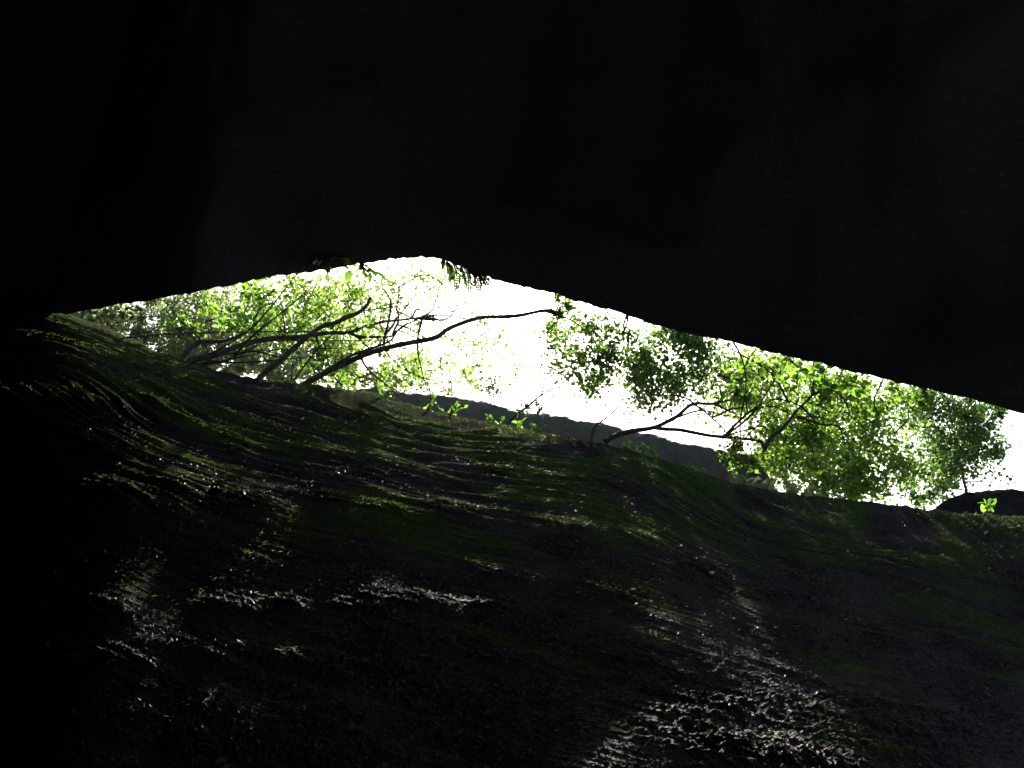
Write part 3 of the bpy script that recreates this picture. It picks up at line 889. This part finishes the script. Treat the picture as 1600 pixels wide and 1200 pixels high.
# ------------------------------------------------------------------ unseen tree added so its crown cuts the skylight over the gap
root = empty('unseen_shade_tree', (-9.0, 11.0, 3.2), 'added out-of-view tree whose high crown shades the gap from above', 'tree')
tp = catmull([(-9.0, 11.0, 3.0), (-8.8, 10.9, 6.0), (-8.0, 10.5, 9.0), (-6.0, 9.8, 11.2)], 8)
tube_obj('trunk', [tube_geo(tp, 0.26, 0.14, 10)], M_BARK, root)
nl = 52000
lp = np.stack([rng.uniform(-10, 9, nl), rng.uniform(3.0, 15.0, nl), rng.normal(11.8, 0.45, nl)], -1)
clump = perlin(lp * np.array([0.55, 0.55, 0.2])) + 0.7 * perlin(lp * np.array([1.7, 1.7, 0.4]) + 7)
thin = lp[:, 1] > 11.2
keep = np.where(thin, clump > 0.55, clump > -0.6)
cx_, cy_, cz_ = to_px(lp)
lipline = np.interp(cx_, [p[0] for p in lip_px], [p[1] for p in lip_px])
keep &= ~((cy_ > lipline - 20) & (cz_ > 0) & (cx_ > -150) & (cx_ < 1750))
lp = lp[keep]
for k in range(9):
    e_ = np.array([rng.uniform(-6, 7), rng.uniform(6, 11), 11.6 + rng.uniform(-0.2, 0.5)])
    s_ = tp[rng.integers(18, len(tp))]
    tube_obj('branch', [tube_geo(catmull([s_, (s_ + e_) / 2 + rng.normal(0, 0.25, 3) + np.array([0, 0, 0.3]), e_], 8), 0.07, 0.014, 7)], M_BARK, root)
a, b, c = leaf_frames(len(lp), np.array([0, 0, -0.2]), 0.6)
crown = leaf_mesh('crown', lp, a, b, c, rng.uniform(0.12, 0.2, len(lp)), 0.9, M_LEAF_D, root)
set_props(crown, kind='stuff')

# ------------------------------------------------------------------ small plants
def stem_geo(p0, p1, r, sag=0.0):
    mid = (p0 + p1) / 2 + np.array([0, 0, sag])
    return tube_geo(catmull([p0, mid, p1], 4), r, r * 0.6, 5)

def leafy_plant(name, label, cat, base, tips, mat, leaf_px, aspect=0.75, droop=0.0, group=None, axis=None):
    """a stem to each tip, a few leaves along it; base and tips are (px,py,Y)"""
    b0 = at(*base)
    root_ = empty(name, b0, label, cat, group)
    size = leaf_px * PXM * base[2]
    for tip in tips:
        p1 = at(*tip)
        g = stem_geo(b0, p1, 0.0035)
        tube_obj('stem', [g], M_PLANT if False else M_BARK, root_)
        n = max(3, int(np.linalg.norm(p1 - b0) / (size * 0.55)))
        for i in range(n):
            t = (i + 1) / n
            p = b0 + (p1 - b0) * t
            ax = (p1 - b0) / np.linalg.norm(p1 - b0) * 0.7 + rand_unit(1)[0] * 0.8 + np.array([0, 0, -droop])
            ax /= np.linalg.norm(ax)
            c_ = rand_unit(1)[0] * 0.7 + np.array([0, -0.5, 0.6])
            b_ = np.cross(c_, ax); b_ /= np.linalg.norm(b_)
            c_ = np.cross(ax, b_)
            leaf_object(p, ax, b_, c_, size * random.uniform(0.7, 1.2), mat, root_, aspect)
    return root_

leafy_plant('hanging_sprig', 'leafy green sprig hanging over the edge of the overhang, left of the apex', 'sprig', (515, 398, 3.1),
            [(498, 408, 3.08), (512, 428, 3.08), (545, 402, 3.05), (546, 422, 3.05), (478, 408, 3.08)], M_PLANT, 22, 0.7, 0.5)
leafy_plant('hanging_sprig', 'small drooping branch of rounded dark leaves below the overhang edge', 'sprig', (560, 408, 3.12),
            [(574, 432, 3.12), (592, 446, 3.12), (610, 440, 3.12)], M_PLANT, 16, 0.8, 0.5)

def fern(name, label, base, fronds, mat):
    b0 = at(*base)
    r_ = empty(name, b0, label, 'fern')
    for (pts, wpx) in fronds:
        path = catmull([at(*q) for q in pts], 7)
        n = len(path)
        V, Fc = [], []
        stem = tube_geo(path, 0.004, 0.002, 4)
        V.append(stem[0]); Fc += stem[1].tolist(); k = len(stem[0])
        tg = np.gradient(path, axis=0); tg /= np.linalg.norm(tg, axis=1)[:, None]
        w = 1.7 * wpx * PXM * base[2]
        for i in range(1, n):
            t = i / n
            L_ = w * 0.5 * math.sin(math.pi * min(1, 0.25 + t * 0.75)) ** 0.7
            sd = np.cross(tg[i], np.array([0, -0.9, 0.35])); sd /= np.linalg.norm(sd)
            for s_ in (1, -1):
                a_ = path[i]
                dirp = sd * s_ + tg[i] * 0.55 + rng.normal(0, 0.08, 3)
                tip = a_ + dirp / np.linalg.norm(dirp) * L_ * rng.uniform(0.55, 1.2) + np.array([0, 0, -0.25 * L_])
                wd = tg[i] * L_ * 0.55
                V.append(np.array([a_ - wd * 0.6, (a_ + tip) / 2 - wd * 0.8, tip, (a_ + tip) / 2 + wd * 0.9])); Fc.append([k, k + 1, k + 2, k + 3]); k += 4
        mesh_np('frond', np.vstack(V), np.array(Fc), mat, r_, smooth=False)
    return r_

fern('fern', 'dark fern with drooping fronds hanging from the overhang at the apex', (725, 408, 3.070), [
    ([(698, 408, 3.070), (704, 425, 3.070), (703, 442, 3.070)], 12),
    ([(708, 410, 3.070), (714, 432, 3.050), (712, 458, 3.040)], 15),
    ([(722, 413, 3.040), (731, 432, 3.020), (732, 457, 3.000)], 16),
    ([(736, 417, 3.020), (746, 436, 3.000), (749, 459, 2.980)], 16),
    ([(748, 424, 3.000), (757, 434, 2.980), (762, 446, 2.970)], 14),
    ([(692, 404, 3.100), (692, 412, 3.100), (690, 424, 3.100)], 8),
], M_LEAF_D)

def ridge_y(px):
    return float(np.interp(px, [p[0] for p in ridge_px], [p[1] for p in ridge_px]))

def ridge_Y(px):
    t_ = ang(px, ridge_y(px))[0]
    return float(ridge_h(t_) * math.cos(t_))

herbs = [
    (600, -2, 14, 13, 'first small bright herb on the ridge right of the long bowing trunk'),
    (616, 4, 20, 14, 'bright two-leaved herb standing above the left end of the grey boulder'),
    (665, 2, 22, 10, 'upright bright herb in front of the grey boulder'),
    (700, 2, 20, 11, 'widest bushy bright herb in front of the grey boulder'),
    (782, 2, 24, 10, 'bright herb beside the foot of the bare thin sapling'),
    (812, 0, 16, 11, 'low dark herb just right of the bare sapling foot'),
    (840, 0, 14, 11, 'low herb on the ridge midway along the grey boulder'),
    (985, 0, 14, 12, 'small herb at the foot of the forked leaning tree'),
    (1000, 0, 14, 13, 'narrow-leaved herb just right of the forked tree foot'),
    (1030, 2, 20, 13, 'upright narrow herb between forked tree and bright leaf pair'),
    (1088, 0, 10, 16, 'bright pair of broad leaves on the ridge under the fork'),
    (1536, -6, 18, 15, 'lone green sprig in front of the small right-hand boulder'),
]
for (hx, dy, hpx, lpx, lab) in herbs:
    yb = ridge_y(hx) + 3
    Y = ridge_Y(hx) + 0.05
    tips = [(hx + random.uniform(-0.8, 0.8) * hpx, yb - hpx * random.uniform(0.6, 1.1) + dy, Y + random.uniform(-0.05, 0.1)) for _ in range(3 if hpx > 12 else 2)]
    if hx == 700:
        tips += [(hx + 25, yb - 14, Y), (hx + 14, yb - 26, Y), (hx - 16, yb - 14, Y)]
    leafy_plant('herb', lab, 'plant', (hx, yb, Y), tips, M_PLANT, lpx, 0.7)

# pale strap-leaved plants lying over the ridge
for k, (hx, lab) in enumerate([(1165, 'pale strap-leaved plant at the left end of the sunlit row on the ridge'),
                               (1200, 'pale strap-leaved plant second in the sunlit row on the ridge'),
                               (1235, 'pale strap-leaved plant third in the sunlit row on the ridge'),
                               (1268, 'pale strap-leaved plant at the right end of the sunlit row')]):
    yb = ridge_y(hx) + 4
    Y = ridge_Y(hx) + 0.02
    b0 = at(hx, yb, Y)
    r_ = empty('strap_leaf_plant', b0, lab, 'plant', 'pale strap-leaved plants on the ridge')
    for i in range(9):
        tip = at(hx + random.uniform(-26, 22), yb - random.uniform(8, 26), Y + random.uniform(-0.1, 0.2))
        s0 = b0 + rng.normal(0, 0.03, 3) * np.array([1.5, 0.5, 0.3])
        ax = tip - s0
        Lf = np.linalg.norm(ax); ax /= Lf
        c_ = np.array([0.1, -0.5, 0.8]) + rng.normal(0, 0.4, 3)
        b_ = np.cross(c_, ax); b_ /= np.linalg.norm(b_); c_ = np.cross(ax, b_)
        leaf_object(s0, ax, b_, c_, Lf * 1.05, M_PLANT_Y, r_, 0.3)

# a pale fallen leaf on the ridge
b0 = at(862, ridge_y(868) + 1, ridge_Y(868) - 0.03)
fl = leaf_object(b0, np.array([0.95, 0.1, -0.25]), np.array([-0.1, 0.99, 0.1]), np.array([0.26, -0.1, 0.96]), 0.075, M_LITTER, lower, 0.9)
fl.name = 'fallen_leaf'
fl.parent = None
fl.matrix_basis = Matrix.Translation(Vector(b0)) @ Matrix.Rotation(0.25, 4, 'Y') @ Matrix.Scale(0.075, 4)
set_props(fl, 'pale dead leaf lying on the ridge before the grey boulder', 'leaf')

# hanging wisp of rootlets under the overhang
p0 = at(981, 488, 2.8)
r_ = empty('hanging_rootlets', p0, 'thin wispy rootlets dangling from the overhang edge above the dark leaves', 'roots')
for i in range(3):
    q = catmull([p0 + rng.normal(0, 0.004, 3), at(977 + random.uniform(-3, 3), 505, 2.8), at(972 + random.uniform(-4, 4), 528 + random.uniform(-10, 8), 2.8)], 6)
    tube_obj('rootlet', [tube_geo(q, 0.0035, 0.002, 4)], M_MOSS, r_)
